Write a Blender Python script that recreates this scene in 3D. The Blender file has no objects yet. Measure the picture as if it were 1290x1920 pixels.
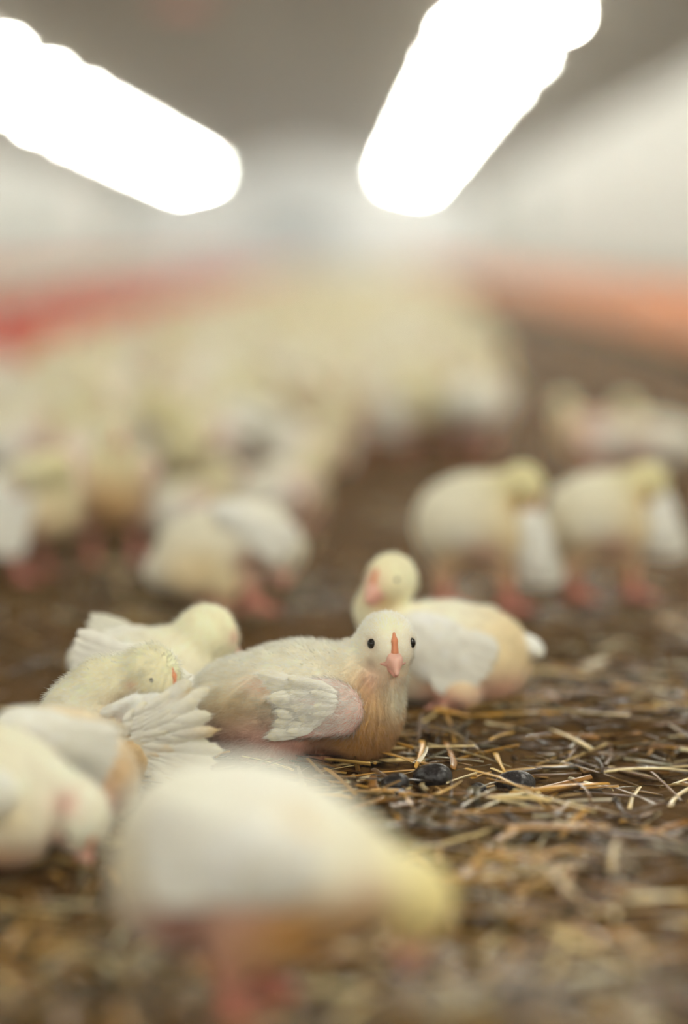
import bpy, math, random
import numpy as np
from mathutils import Vector, Matrix

rng = np.random.default_rng(7)
random.seed(7)
SC = bpy.context.scene
COL = SC.collection
PI = math.pi
R = math.radians

# ------------------------------------------------------------------ camera
CAM_H = 0.34
PITCH = math.atan(480 / 4569.0)
YAW = math.atan(23 / 4569.0)
cam_d = bpy.data.cameras.new('camera')
cam_d.sensor_fit = 'VERTICAL'
cam_d.sensor_height = 36.0
cam_d.sensor_width = 24.0
cam_d.lens = 85.67
cam_d.clip_start = 0.05
cam_d.clip_end = 300
cam_d.dof.use_dof = True
cam_d.dof.focus_distance = 1.60
cam_d.dof.aperture_fstop = 1.65
cam = bpy.data.objects.new('camera', cam_d)
COL.objects.link(cam)
cam.location = (0, 0, CAM_H)
cam.rotation_euler = (PI / 2 - PITCH, 0, YAW)
SC.camera = cam

# ------------------------------------------------------------------ world, exposure
w = bpy.data.worlds.new('world')
SC.world = w
w.use_nodes = True
w.node_tree.nodes['Background'].inputs[0].default_value = (0.8, 0.9, 1.0, 1)
w.node_tree.nodes['Background'].inputs[1].default_value = 0.02
w.node_tree.nodes['Background'].inputs[1].default_value = 0.02
# dusty air of the barn
_v = w.node_tree.nodes.new('ShaderNodeVolumeScatter')
_v.inputs['Color'].default_value = (0.97, 0.97, 0.96, 1)
_v.inputs['Density'].default_value = 0.005
_v.inputs['Anisotropy'].default_value = 0.55
w.node_tree.links.new(_v.outputs[0], w.node_tree.nodes['World Output'].inputs['Volume'])
SC.view_settings.view_transform = 'Standard'
SC.view_settings.look = 'None'
SC.view_settings.exposure = 1.5
SC.view_settings.gamma = 1.0
SC.view_settings.use_curve_mapping = False
TUBE_POWER = 150.0
SC.cycles.use_denoising = True
SC.cycles.volume_bounces = 1
SC.cycles.max_bounces = 10
SC.cycles.diffuse_bounces = 5
SC.cycles.glossy_bounces = 2
SC.cycles.transmission_bounces = 8
SC.cycles.sample_clamp_indirect = 6.0

# ------------------------------------------------------------------ helpers
_M = Matrix.Rotation(YAW, 3, 'Z') @ Matrix.Rotation(PI / 2 - PITCH, 3, 'X')


def ray(px, py):
    d = _M @ Vector(((px - 645) / 4569.0, -(py - 960) / 4569.0, -1.0))
    return d


def gp(px, py, z=0.0):
    """point of the floor (or the level z) seen at a pixel of the photograph"""
    d = ray(px, py)
    t = (z - CAM_H) / d.z
    return (d.x * t, d.y * t, z)


def at(px, py, y):
    d = ray(px, py)
    t = y / d.y
    return (d.x * t, y, CAM_H + d.z * t)


def lin(r, g, b):
    def f(c):
        c /= 255.0
        return c / 12.92 if c <= 0.04045 else ((c + 0.055) / 1.055) ** 2.4
    return (f(r), f(g), f(b))


def nrm(v):
    v = np.asarray(v, float)
    return v / (np.linalg.norm(v) + 1e-12)


_T = rng.random((32, 32, 32)).astype(np.float32)


def vnoise(P, s):
    """value noise of points, feature size s"""
    q = np.asarray(P, np.float32) / s
    i = np.floor(q).astype(int)
    f = q - i
    f = f * f * (3 - 2 * f)
    r = 0
    for a in (0, 1):
        for b in (0, 1):
            for c in (0, 1):
                wgt = (f[:, 0] if a else 1 - f[:, 0]) * (f[:, 1] if b else 1 - f[:, 1]) * (f[:, 2] if c else 1 - f[:, 2])
                r = r + wgt * _T[(i[:, 0] + a) % 32, (i[:, 1] + b) % 32, (i[:, 2] + c) % 32]
    return r


def mesh_np(name, V, loops, sizes, C=None, SN=None, mats=(), smooth=True, midx=None):
    me = bpy.data.meshes.new(name)
    V = np.ascontiguousarray(V, np.float32)
    loops = np.ascontiguousarray(loops, np.int32).ravel()
    sizes = np.asarray(sizes, np.int32)
    me.vertices.add(len(V))
    me.vertices.foreach_set('co', V.ravel())
    me.loops.add(len(loops))
    me.loops.foreach_set('vertex_index', loops)
    me.polygons.add(len(sizes))
    st = np.zeros(len(sizes), np.int32)
    st[1:] = np.cumsum(sizes)[:-1]
    me.polygons.foreach_set('loop_start', st)
    me.update(calc_edges=True)
    me.polygons.foreach_set('use_smooth', np.full(len(sizes), smooth, bool))
    if C is not None:
        a = me.attributes.new('Col', 'FLOAT_COLOR', 'POINT')
        cc = np.ones((len(V), 4), np.float32)
        cc[:, :3] = C
        a.data.foreach_set('color', cc.ravel())
    if SN is not None:
        a = me.attributes.new('SN', 'FLOAT_VECTOR', 'POINT')
        a.data.foreach_set('vector', np.ascontiguousarray(SN, np.float32).ravel())
    for m in mats:
        me.materials.append(m)
    if midx is not None:
        me.polygons.foreach_set('material_index', np.asarray(midx, np.int32))
    me.validate()
    me.update()
    return me


def link(name, me, parent=None, loc=None, rotz=None):
    o = bpy.data.objects.new(name, me)
    COL.objects.link(o)
    if parent is not None:
        o.parent = parent
    if loc is not None:
        o.location = loc
    if rotz is not None:
        o.rotation_euler = (0, 0, rotz)
    return o


def tag(o, label=None, cat=None, group=None, kind=None):
    if label:
        o['label'] = label
    if cat:
        o['category'] = cat
    if group:
        o['group'] = group
    if kind:
        o['kind'] = kind
    return o


class MB:
    """collects boxes, tubes and lathes into one mesh"""

    def __init__(s):
        s.V, s.L, s.S, s.n = [], [], [], 0

    def add(s, V, F):
        for f in F:
            s.L += [i + s.n for i in f]
            s.S.append(len(f))
        s.V += [tuple(v) for v in V]
        s.n += len(V)

    def box(s, c, d, rot=None):
        V = []
        for x in (-1, 1):
            for y in (-1, 1):
                for z in (-1, 1):
                    v = Vector((x * d[0] / 2, y * d[1] / 2, z * d[2] / 2))
                    if rot is not None:
                        v = rot @ v
                    V.append(v + Vector(c))
        s.add(V, [(0, 1, 3, 2), (4, 6, 7, 5), (0, 4, 5, 1), (2, 3, 7, 6), (0, 2, 6, 4), (1, 5, 7, 3)])
        return s

    def tube(s, pts, rad, n=8, cap=True):
        pts = [Vector(p) for p in pts]
        if not isinstance(rad, (list, tuple)):
            rad = [rad] * len(pts)
        V, F = [], []
        for k, p in enumerate(pts):
            t = (pts[min(k + 1, len(pts) - 1)] - pts[max(k - 1, 0)]).normalized()
            up = Vector((0, 0, 1)) if abs(t.z) < 0.9 else Vector((1, 0, 0))
            a = t.cross(up).normalized()
            b = a.cross(t)
            for j in range(n):
                q = 2 * PI * j / n
                V.append(p + (a * math.cos(q) + b * math.sin(q)) * rad[k])
        for k in range(len(pts) - 1):
            for j in range(n):
                F.append((k * n + j, k * n + (j + 1) % n, (k + 1) * n + (j + 1) % n, (k + 1) * n + j))
        if cap:
            F.append(tuple(range(n - 1, -1, -1)))
            F.append(tuple((len(pts) - 1) * n + j for j in range(n)))
        s.add(V, F)
        return s

    def lathe(s, prof, n=20, c=(0, 0, 0)):
        V, F = [], []
        for (r, z) in prof:
            for j in range(n):
                q = 2 * PI * j / n
                V.append((c[0] + r * math.cos(q), c[1] + r * math.sin(q), c[2] + z))
        for k in range(len(prof) - 1):
            for j in range(n):
                F.append((k * n + j, k * n + (j + 1) % n, (k + 1) * n + (j + 1) % n, (k + 1) * n + j))
        s.add(V, F)
        return s

    def mesh(s, name, mat, smooth=False):
        return mesh_np(name, np.array([tuple(v) for v in s.V]), s.L, s.S, mats=[mat], smooth=smooth)

    def build(s, name, mat, parent=None, smooth=False, loc=None):
        return link(name, s.mesh(name, mat, smooth), parent, loc)


# ------------------------------------------------------------------ materials
def new_mat(name):
    m = bpy.data.materials.new(name)
    m.use_nodes = True
    nt = m.node_tree
    b = nt.nodes['Principled BSDF']
    return m, nt, b


def plain(name, col, rough=0.6, spec=0.5, metal=0.0, noise=0.0, scale=8.0, bump=0.0):
    m, nt, b = new_mat(name)
    b.inputs['Roughness'].default_value = rough
    b.inputs['Specular IOR Level'].default_value = spec
    b.inputs['Metallic'].default_value = metal
    b.inputs['Base Color'].default_value = (*col, 1)
    if noise or bump:
        tc = nt.nodes.new('ShaderNodeTexCoord')
        n = nt.nodes.new('ShaderNodeTexNoise')
        n.inputs['Scale'].default_value = scale
        n.inputs['Detail'].default_value = 5
        nt.links.new(tc.outputs['Object'], n.inputs['Vector'])
        if noise:
            mx = nt.nodes.new('ShaderNodeMix')
            mx.data_type = 'RGBA'
            mx.inputs[6].default_value = (*[c * (1 - noise) for c in col], 1)
            mx.inputs[7].default_value = (*[min(1, c * (1 + noise)) for c in col], 1)
            nt.links.new(n.outputs['Fac'], mx.inputs[0])
            nt.links.new(mx.outputs[2], b.inputs['Base Color'])
        if bump:
            bp = nt.nodes.new('ShaderNodeBump')
            bp.inputs['Strength'].default_value = bump
            bp.inputs['Distance'].default_value = 0.02
            nt.links.new(n.outputs['Fac'], bp.inputs['Height'])
            nt.links.new(bp.outputs[0], b.inputs['Normal'])
    return m


def col_mat(name, rough=0.8, spec=0.2, sheen=0.0, sss=0.0, soft=0.0):
    """material that takes its colour from the mesh's own colour attribute"""
    m, nt, b = new_mat(name)
    a = nt.nodes.new('ShaderNodeAttribute')
    a.attribute_name = 'Col'
    nt.links.new(a.outputs['Color'], b.inputs['Base Color'])
    b.inputs['Roughness'].default_value = rough
    b.inputs['Specular IOR Level'].default_value = spec
    b.inputs['Sheen Weight'].default_value = sheen
    if sss:
        b.inputs['Subsurface Weight'].default_value = sss
        b.inputs['Subsurface Radius'].default_value = (1.0, 0.6, 0.4)
        b.inputs['Subsurface Scale'].default_value = 0.008
    if soft:
        s = nt.nodes.new('ShaderNodeAttribute')
        s.attribute_name = 'SN'
        vt = nt.nodes.new('ShaderNodeVectorTransform')
        vt.vector_type = 'NORMAL'
        vt.convert_from = 'OBJECT'
        vt.convert_to = 'WORLD'
        g = nt.nodes.new('ShaderNodeNewGeometry')
        mx = nt.nodes.new('ShaderNodeMix')
        mx.data_type = 'VECTOR'
        mx.inputs[0].default_value = soft
        nz = nt.nodes.new('ShaderNodeVectorMath')
        nz.operation = 'NORMALIZE'
        nt.links.new(s.outputs['Vector'], vt.inputs[0])
        nt.links.new(g.outputs['Normal'], mx.inputs[4])
        nt.links.new(vt.outputs[0], mx.inputs[5])
        nt.links.new(mx.outputs[1], nz.inputs[0])
        nt.links.new(nz.outputs[0], b.inputs['Normal'])
    return m


def emit(name, col, st):
    m, nt, b = new_mat(name)
    nt.nodes.remove(b)
    e = nt.nodes.new('ShaderNodeEmission')
    e.inputs[0].default_value = (*col, 1)
    e.inputs[1].default_value = st
    nt.links.new(e.outputs[0], nt.nodes['Material Output'].inputs[0])
    return m


def fluff_mat():
    m, nt, b = new_mat('fluff')
    nt.nodes.remove(b)
    a = nt.nodes.new('ShaderNodeAttribute')
    a.attribute_name = 'Col'
    d = nt.nodes.new('ShaderNodeBsdfDiffuse')
    t = nt.nodes.new('ShaderNodeBsdfTranslucent')
    x = nt.nodes.new('ShaderNodeMixShader')
    x.inputs[0].default_value = 0.35
    nt.links.new(a.outputs['Color'], d.inputs['Color'])
    nt.links.new(a.outputs['Color'], t.inputs['Color'])
    nt.links.new(d.outputs[0], x.inputs[1])
    nt.links.new(t.outputs[0], x.inputs[2])
    nt.links.new(x.outputs[0], nt.nodes['Material Output'].inputs[0])
    return m


M_fluff = fluff_mat()
M_plum = col_mat('plumage', 0.85, 0.15, 0.25)
M_feather = col_mat('feather', 0.6, 0.25, 0.15)
M_beak = col_mat('beak_horn', 0.45, 0.4, 0.0, 0.25)
M_eye = plain('eye_black', (0.004, 0.003, 0.003), 0.08, 0.6)
M_straw = col_mat('straw', 0.32, 0.35)
M_clod = plain('dark_clod', lin(34, 30, 32), 0.35, 0.5, noise=0.4, scale=60, bump=0.5)
M_wall = plain('wall_render', lin(224, 225, 222), 0.7, 0.3, noise=0.05, scale=1.5)
M_endwall = plain('end_wall_paint', lin(248, 251, 255), 0.7, 0.3, noise=0.03, scale=1.5)
M_ceil = plain('ceiling_board', lin(120, 106, 82), 0.8, 0.2, noise=0.06, scale=1.0)
M_white = plain('lamp_housing', (0.8, 0.8, 0.8), 0.5)
M_tube = emit('fluorescent_tube', (1.0, 0.99, 0.87), TUBE_POWER)
M_red = plain('red_plastic', lin(222, 126, 106), 0.4)
M_orange = plain('orange_plastic', lin(234, 158, 114), 0.4)
M_pipe = plain('galvanised_pipe', lin(190, 192, 190), 0.4, metal=0.6)
M_panel = plain('grey_green_panel', lin(150, 166, 160), 0.5)
M_kerb = plain('concrete', lin(176, 166, 140), 0.8, noise=0.1, scale=5)


def floor_mat():
    m, nt, b = new_mat('dirt_floor')
    N, Lk = nt.nodes, nt.links
    tc = N.new('ShaderNodeTexCoord')

    def noise(sc, det, rough=0.6, stretch=None):
        n = N.new('ShaderNodeTexNoise')
        n.inputs['Scale'].default_value = sc
        n.inputs['Detail'].default_value = det
        n.inputs['Roughness'].default_value = rough
        Lk.new(tc.outputs['Object'], n.inputs['Vector'])
        return n

    n1, n2, n3 = noise(9, 6), noise(70, 6, 0.7), noise(1.1, 3)
    r = N.new('ShaderNodeValToRGB')
    e = r.color_ramp.elements
    e[0].position, e[0].color = 0.30, (*lin(28, 21, 15), 1)
    e[1].position, e[1].color = 0.72, (*lin(88, 66, 40), 1)
    k = e.new(0.5)
    k.color = (*lin(54, 41, 27), 1)
    mix = N.new('ShaderNodeMix')
    mix.inputs[0].default_value = 0.5
    Lk.new(n1.outputs['Fac'], mix.inputs[2])
    Lk.new(n2.outputs['Fac'], mix.inputs[3])
    Lk.new(mix.outputs[0], r.inputs[0])
    mc = N.new('ShaderNodeMix')
    mc.data_type = 'RGBA'
    Lk.new(n3.outputs['Fac'], mc.inputs[0])
    Lk.new(r.outputs[0], mc.inputs[6])
    mc.inputs[7].default_value = (*lin(108, 77, 34), 1)
    Lk.new(mc.outputs[2], b.inputs['Base Color'])
    b.inputs['Roughness'].default_value = 0.8
    b.inputs['Specular IOR Level'].default_value = 0.04
    bp = N.new('ShaderNodeBump')
    bp.inputs['Strength'].default_value = 0.7
    bp.inputs['Distance'].default_value = 0.004
    Lk.new(n2.outputs['Fac'], bp.inputs['Height'])
    Lk.new(bp.outputs[0], b.inputs['Normal'])
    return m


M_floor = floor_mat()

# ------------------------------------------------------------------ the setting
XL, XR, Y0, Y1 = -5.7, 3.0, -9.0, 64.0
XRIDGE = -1.35
SLOPE = 0.25
Z_RIDGE = 3.08


def zc(x):
    return Z_RIDGE - SLOPE * abs(x - XRIDGE)


def ground(x, y):
    x = np.asarray(x, float)
    y = np.asarray(y, float)
    P = np.stack([x.ravel(), y.ravel(), np.zeros(x.size)], 1)
    g = (vnoise(P, 0.06) - 0.5) * 0.010 + (vnoise(P + 5, 0.02) - 0.5) * 0.006 + (vnoise(P + 9, 0.2) - 0.5) * 0.012
    fade = np.clip((y.ravel() - 0.2) / 0.5, 0, 1)
    return (g * fade - 0.003).reshape(x.shape)


xs = np.unique(np.concatenate([np.linspace(XL, -0.6, 18), np.linspace(-0.6, 0.6, 190), np.linspace(0.6, XR, 12)]))
ys = np.unique(np.concatenate([np.linspace(Y0, 0.9, 10), np.linspace(0.9, 2.6, 270), np.linspace(2.6, 8, 60), np.linspace(8, Y1, 40)]))
gx, gy = np.meshgrid(xs, ys, indexing='ij')
gz = ground(gx, gy)
nx, ny = gx.shape
idx = np.arange(nx * ny).reshape(nx, ny)
q = np.stack([idx[:-1, :-1], idx[1:, :-1], idx[1:, 1:], idx[:-1, 1:]], -1).reshape(-1, 4)
tag(link('floor', mesh_np('floor', np.stack([gx, gy, gz], -1).reshape(-1, 3), q, [4] * len(q), mats=[M_floor])), kind='structure')

T = 0.1
tag(MB().box((XR + T / 2, (Y0 + Y1) / 2, zc(XR) / 2 - 0.05), (T, Y1 - Y0, zc(XR) + 0.1)).build('wall_right', M_wall), kind='structure')
tag(MB().box((XL - T / 2, (Y0 + Y1) / 2, zc(XL) / 2 - 0.05), (T, Y1 - Y0, zc(XL) + 0.1)).build('wall_left', M_wall), kind='structure')


def gable(name, y0, y1):
    mb = MB()
    pr = [(XL - T, -0.1), (XR + T, -0.1), (XR + T, zc(XR)), (XRIDGE, Z_RIDGE), (XL - T, zc(XL))]
    V = [(x, y0, z) for x, z in pr] + [(x, y1, z) for x, z in pr]
    F = [(0, 1, 2, 3, 4), (9, 8, 7, 6, 5)] + [(i, i + 5, (i + 1) % 5 + 5, (i + 1) % 5) for i in range(5)]
    mb.add(V, F)
    return tag(mb.build(name, M_endwall), kind='structure')


gable('wall_back', Y1, Y1 + T)
gable('wall_front', Y0 - T, Y0)
mb = MB()
for xa, xb in ((XL - T, XRIDGE), (XRIDGE, XR + T)):
    V = []
    for y in (Y0 - T, Y1 + T):
        for x, dz in ((xa, 0), (xb, 0), (xb, 0.08), (xa, 0.08)):
            V.append((x, y, zc(x) + dz))
    mb.add(V, [(0, 1, 2, 3), (7, 6, 5, 4), (0, 4, 5, 1), (1, 5, 6, 2), (2, 6, 7, 3), (3, 7, 4, 0)])
tag(mb.build('ceiling', M_ceil), kind='structure')

# shuttered openings near the far end of both side walls, and a door in the end wall
for i, (x, y, sgn) in enumerate(((XR, 56, -1), (XR, 42, -1), (XL, 58, 1), (XL, 42, 1))):
    o = MB().box((x + sgn * 0.02, y, 1.15), (0.04, 3.0, 0.9)).build('window_%d' % (i + 1), M_panel)
    tag(o, kind='structure')
o = MB().box((-1.6, Y1 - 0.03, 1.05), (2.4, 0.06, 2.1)).build('door_1', plain('door_paint', lin(206, 214, 220), 0.5))
tag(o, kind='structure')
tag(MB().box((XR - 0.03, (Y0 + Y1) / 2, 0.1), (0.06, Y1 - Y0, 0.2)).build('baseboard_right', M_kerb), kind='structure')
tag(MB().box((XL + 0.03, (Y0 + Y1) / 2, 0.1), (0.06, Y1 - Y0, 0.2)).build('baseboard_left', M_kerb), kind='structure')

# ------------------------------------------------------------------ lamps
LW = 0.80


def make_lamp():
    root = bpy.data.objects.new('fluorescent_lamp', None)
    COL.objects.link(root)
    MB().box((0, 0, 0.05), (LW + 0.06, 0.12, 0.05)).build('housing', M_white, root)
    t = MB().tube([(-LW / 2 + 0.02, 0, 0), (LW / 2 - 0.02, 0, 0)], 0.019, 6).build('tube', M_tube, root, True)
    for s in (-1, 1):
        MB().box((s * (LW / 2), 0, 0.006), (0.03, 0.05, 0.055)).build('lamp_holder', M_white, root)
    return root


def copy_tree(o, parent=None):
    c = o.copy()
    COL.objects.link(c)
    if parent is not None:
        c.parent = parent
    for ch in list(o.children):
        copy_tree(ch, c)
    return c


proto = make_lamp()
first = True
for side, x, d0, n0, n1 in (('r', 1.29, 19.6, -7, 11), ('l', -4.0, 18.2, -7, 11)):
    for k in range(n0, n1 + 1):
        o = proto if first else copy_tree(proto)
        first = False
        o.location = (x, d0 + 3.8 * k, zc(x) - 0.085)
        o.rotation_euler = (0, math.atan(SLOPE) * (1 if x > XRIDGE else -1), 0)
        tag(o, 'glowing fluorescent lamp in the ceiling row %s' % ('above the orange feeders and bare floor' if side == 'r' else 'above the red feeders and the flock'),
            'lamp', 'lamps of the ceiling row %s' % ('above the bare floor' if side == 'r' else 'above the red feeders'))

# ------------------------------------------------------------------ feeder lines
def make_pan(mat, tray=None):
    tray = tray or mat
    root = bpy.data.objects.new('feeder_pan', None)
    COL.objects.link(root)
    MB().lathe([(0.0, 0.004), (0.13, 0.0), (0.155, 0.012), (0.165, 0.06), (0.172, 0.064), (0.168, 0.055), (0.15, 0.016), (0.0, 0.03)], 24).build('pan', tray, root, True)
    g = MB()
    for j in range(12):
        a = 2 * PI * j / 12
        g.tube([(0.166 * math.cos(a), 0.166 * math.sin(a), 0.062), (0.12 * math.cos(a), 0.12 * math.sin(a), 0.12), (0.05 * math.cos(a), 0.05 * math.sin(a), 0.15)], 0.006, 5)
    g.build('grill', mat, root, True)
    MB().lathe([(0.15, 0.055), (0.14, 0.11), (0.12, 0.18), (0.10, 0.235), (0.0, 0.24)], 20).build('feed_cone', mat, root, True)
    return root


def feeder_line(x, ya, yb, step, mat, label, group, pipe_label, zs=1.0):
    p = make_pan(mat, M_kerb if mat is M_orange else None)
    y = ya
    k = 0
    while y < yb:
        o = p if k == 0 else copy_tree(p)
        o.location = (x, y, 0.0)
        o.rotation_euler = (0, 0, k * 0.7)
        o.scale = (1, 1, zs)
        tag(o, label, 'feeder', group)
        y += step
        k += 1
    pm = MB()
    pm.tube([(x, ya - 1, 0.24 * zs + 0.018), (x, yb, 0.24 * zs + 0.018)], 0.02, 10)
    tag(pm.build('feed_pipe', M_pipe, None, True), pipe_label, 'pipe')


feeder_line(1.20, 6.2, 62, 0.56, M_orange, 'orange plastic feeder pan in the line beside the bare floor', 'orange feeder pans beside the bare floor', 'metal feed pipe above the orange feeder pans')
feeder_line(-1.06, 6.3, 50, 0.75, plain('deep_red_plastic', lin(208, 88, 66), 0.4), 'red plastic feeder pan in the line amid the flock', 'red feeder pans amid the flock', 'metal feed pipe above the red pans amid the flock', 0.85)
feeder_line(-3.0, 15, 62, 0.75, plain('pale_red_plastic', lin(226, 128, 108), 0.4), 'red plastic feeder pan in the line by the pale wall', 'red feeder pans by the pale wall', 'metal feed pipe above the red pans by the pale wall')

# ------------------------------------------------------------------ smooth solids (signed distance -> mesh), all in cm
def rot_from(fwd, up=(0, 0, 1)):
    f = nrm(fwd)
    s = nrm(np.cross(up, f))
    u = np.cross(f, s)
    return np.stack([f, s, u], 1)          # columns: forward, side(left), up


def E(c, r, col, R_=None, k=1.0):
    return ('e', np.array(c, float), np.array(r, float), R_, col, k)


def Cn(a, b, ra, rb, col, k=1.0):
    return ('c', np.array(a, float), np.array(b, float), ra, rb, col, k)


def prim_d(p, P):
    if p[0] == 'e':
        q = P - p[1]
        if p[3] is not None:
            q = q @ p[3]
        r = p[2]
        k0 = np.sqrt(((q / r) ** 2).sum(-1)) + 1e-9
        k1 = np.sqrt(((q / (r * r)) ** 2).sum(-1)) + 1e-9
        return k0 * (k0 - 1) / k1
    a, b, ra, rb = p[1:5]
    ab = b - a
    t = np.clip(((P - a) @ ab) / (ab @ ab + 1e-9), 0, 1)
    return np.sqrt(((P - a - t[..., None] * ab) ** 2).sum(-1)) - (ra + (rb - ra) * t)


def sdf_eval(prims, P):
    D = None
    for p in prims:
        d = prim_d(p, P)
        k = p[-1]
        if D is None:
            D = d
        else:
            h = np.clip(0.5 + 0.5 * (D - d) / k, 0, 1)
            D = D * (1 - h) + d * h - k * h * (1 - h)
    return D


def sdf_mesh(prims, h, sharp=0.7):
    lo = np.full(3, 1e9)
    hi = -lo
    for p in prims:
        if p[0] == 'e':
            m = max(p[2]) if p[3] is not None else p[2]
            lo = np.minimum(lo, p[1] - m)
            hi = np.maximum(hi, p[1] + m)
        else:
            for c, r in ((p[1], p[3]), (p[2], p[4])):
                lo = np.minimum(lo, c - r)
                hi = np.maximum(hi, c + r)
    lo -= 3 * h + 0.25
    hi += 3 * h + 0.25
    n = np.ceil((hi - lo) / h).astype(int) + 1
    ax = [lo[i] + h * np.arange(n[i]) for i in range(3)]
    G = np.stack(np.meshgrid(*ax, indexing='ij'), -1).astype(np.float32)
    Fv = sdf_eval(prims, G)
    S = Fv < 0
    cs = [(i, j, k) for i in (0, 1) for j in (0, 1) for k in (0, 1)]
    sub = lambda A, o: A[o[0]:n[0] - 1 + o[0], o[1]:n[1] - 1 + o[1], o[2]:n[2] - 1 + o[2]]
    cnt = sum(sub(S, o).astype(np.int8) for o in cs)
    act = (cnt > 0) & (cnt < 8)
    ci = np.argwhere(act)
    vid = -np.ones(act.shape, int)
    vid[tuple(ci.T)] = np.arange(len(ci))
    fc = {o: Fv[ci[:, 0] + o[0], ci[:, 1] + o[1], ci[:, 2] + o[2]] for o in cs}
    acc = np.zeros((len(ci), 3))
    ne = np.zeros(len(ci))
    for a in cs:
        for d in range(3):
            if a[d] == 0:
                b = list(a)
                b[d] = 1
                b = tuple(b)
                fa, fb = fc[a], fc[b]
                x = (fa < 0) != (fb < 0)
                t = fa / (fa - fb + 1e-12)
                pt = np.repeat(np.array(a, float)[None], len(ci), 0)
                pt[:, d] += t
                acc[x] += pt[x]
                ne += x
    V = lo + h * (ci + acc / ne[:, None])
    quads = []
    for d in range(3):
        s = [slice(0, n[i]) for i in range(3)]
        s0, s1 = list(s), list(s)
        s0[d] = slice(0, n[d] - 1)
        s1[d] = slice(1, n[d])
        A, B = S[tuple(s0)], S[tuple(s1)]
        e = np.argwhere(A != B)
        o1, o2 = (d + 1) % 3, (d + 2) % 3
        ok = (e[:, o1] > 0) & (e[:, o2] > 0) & (e[:, o1] < n[o1] - 1) & (e[:, o2] < n[o2] - 1)
        e = e[ok]
        u = np.zeros(3, int)
        v = np.zeros(3, int)
        u[o1] = 1
        v[o2] = 1
        qd = np.stack([vid[tuple((e - u - v).T)], vid[tuple((e - v).T)], vid[tuple(e.T)], vid[tuple((e - u).T)]], 1)
        fl = ~A[tuple(e.T)]
        qd[fl] = qd[fl][:, ::-1]
        quads.append(qd)
    Q = np.concatenate(quads)
    # colours: blend of the solids' own colours
    W = np.stack([prim_d(p, V) for p in prims], 1)
    cols = np.array([p[-2] for p in prims])
    W = np.exp(-(W - W.min(1, keepdims=True)) / sharp)
    Cc = (W @ cols) / W.sum(1, keepdims=True)
    # relax once
    N = normals(V, Q)
    return V, Q, Cc, N


def normals(V, Q):
    fn = np.cross(V[Q[:, 2]] - V[Q[:, 0]], V[Q[:, 3]] - V[Q[:, 1]])
    N = np.zeros_like(V)
    for j in range(4):
        np.add.at(N, Q[:, j], fn)
    return N / (np.linalg.norm(N, axis=1, keepdims=True) + 1e-12)


def paint(V, C, spots):
    for (c, r, col, s) in spots:
        r = np.array(r if isinstance(r, (tuple, list)) else (r, r, r), float)
        g = s * np.exp(-(((V - np.array(c)) / r) ** 2).sum(1))
        C = C + (np.array(col) - C) * g[:, None]
    return C


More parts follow.
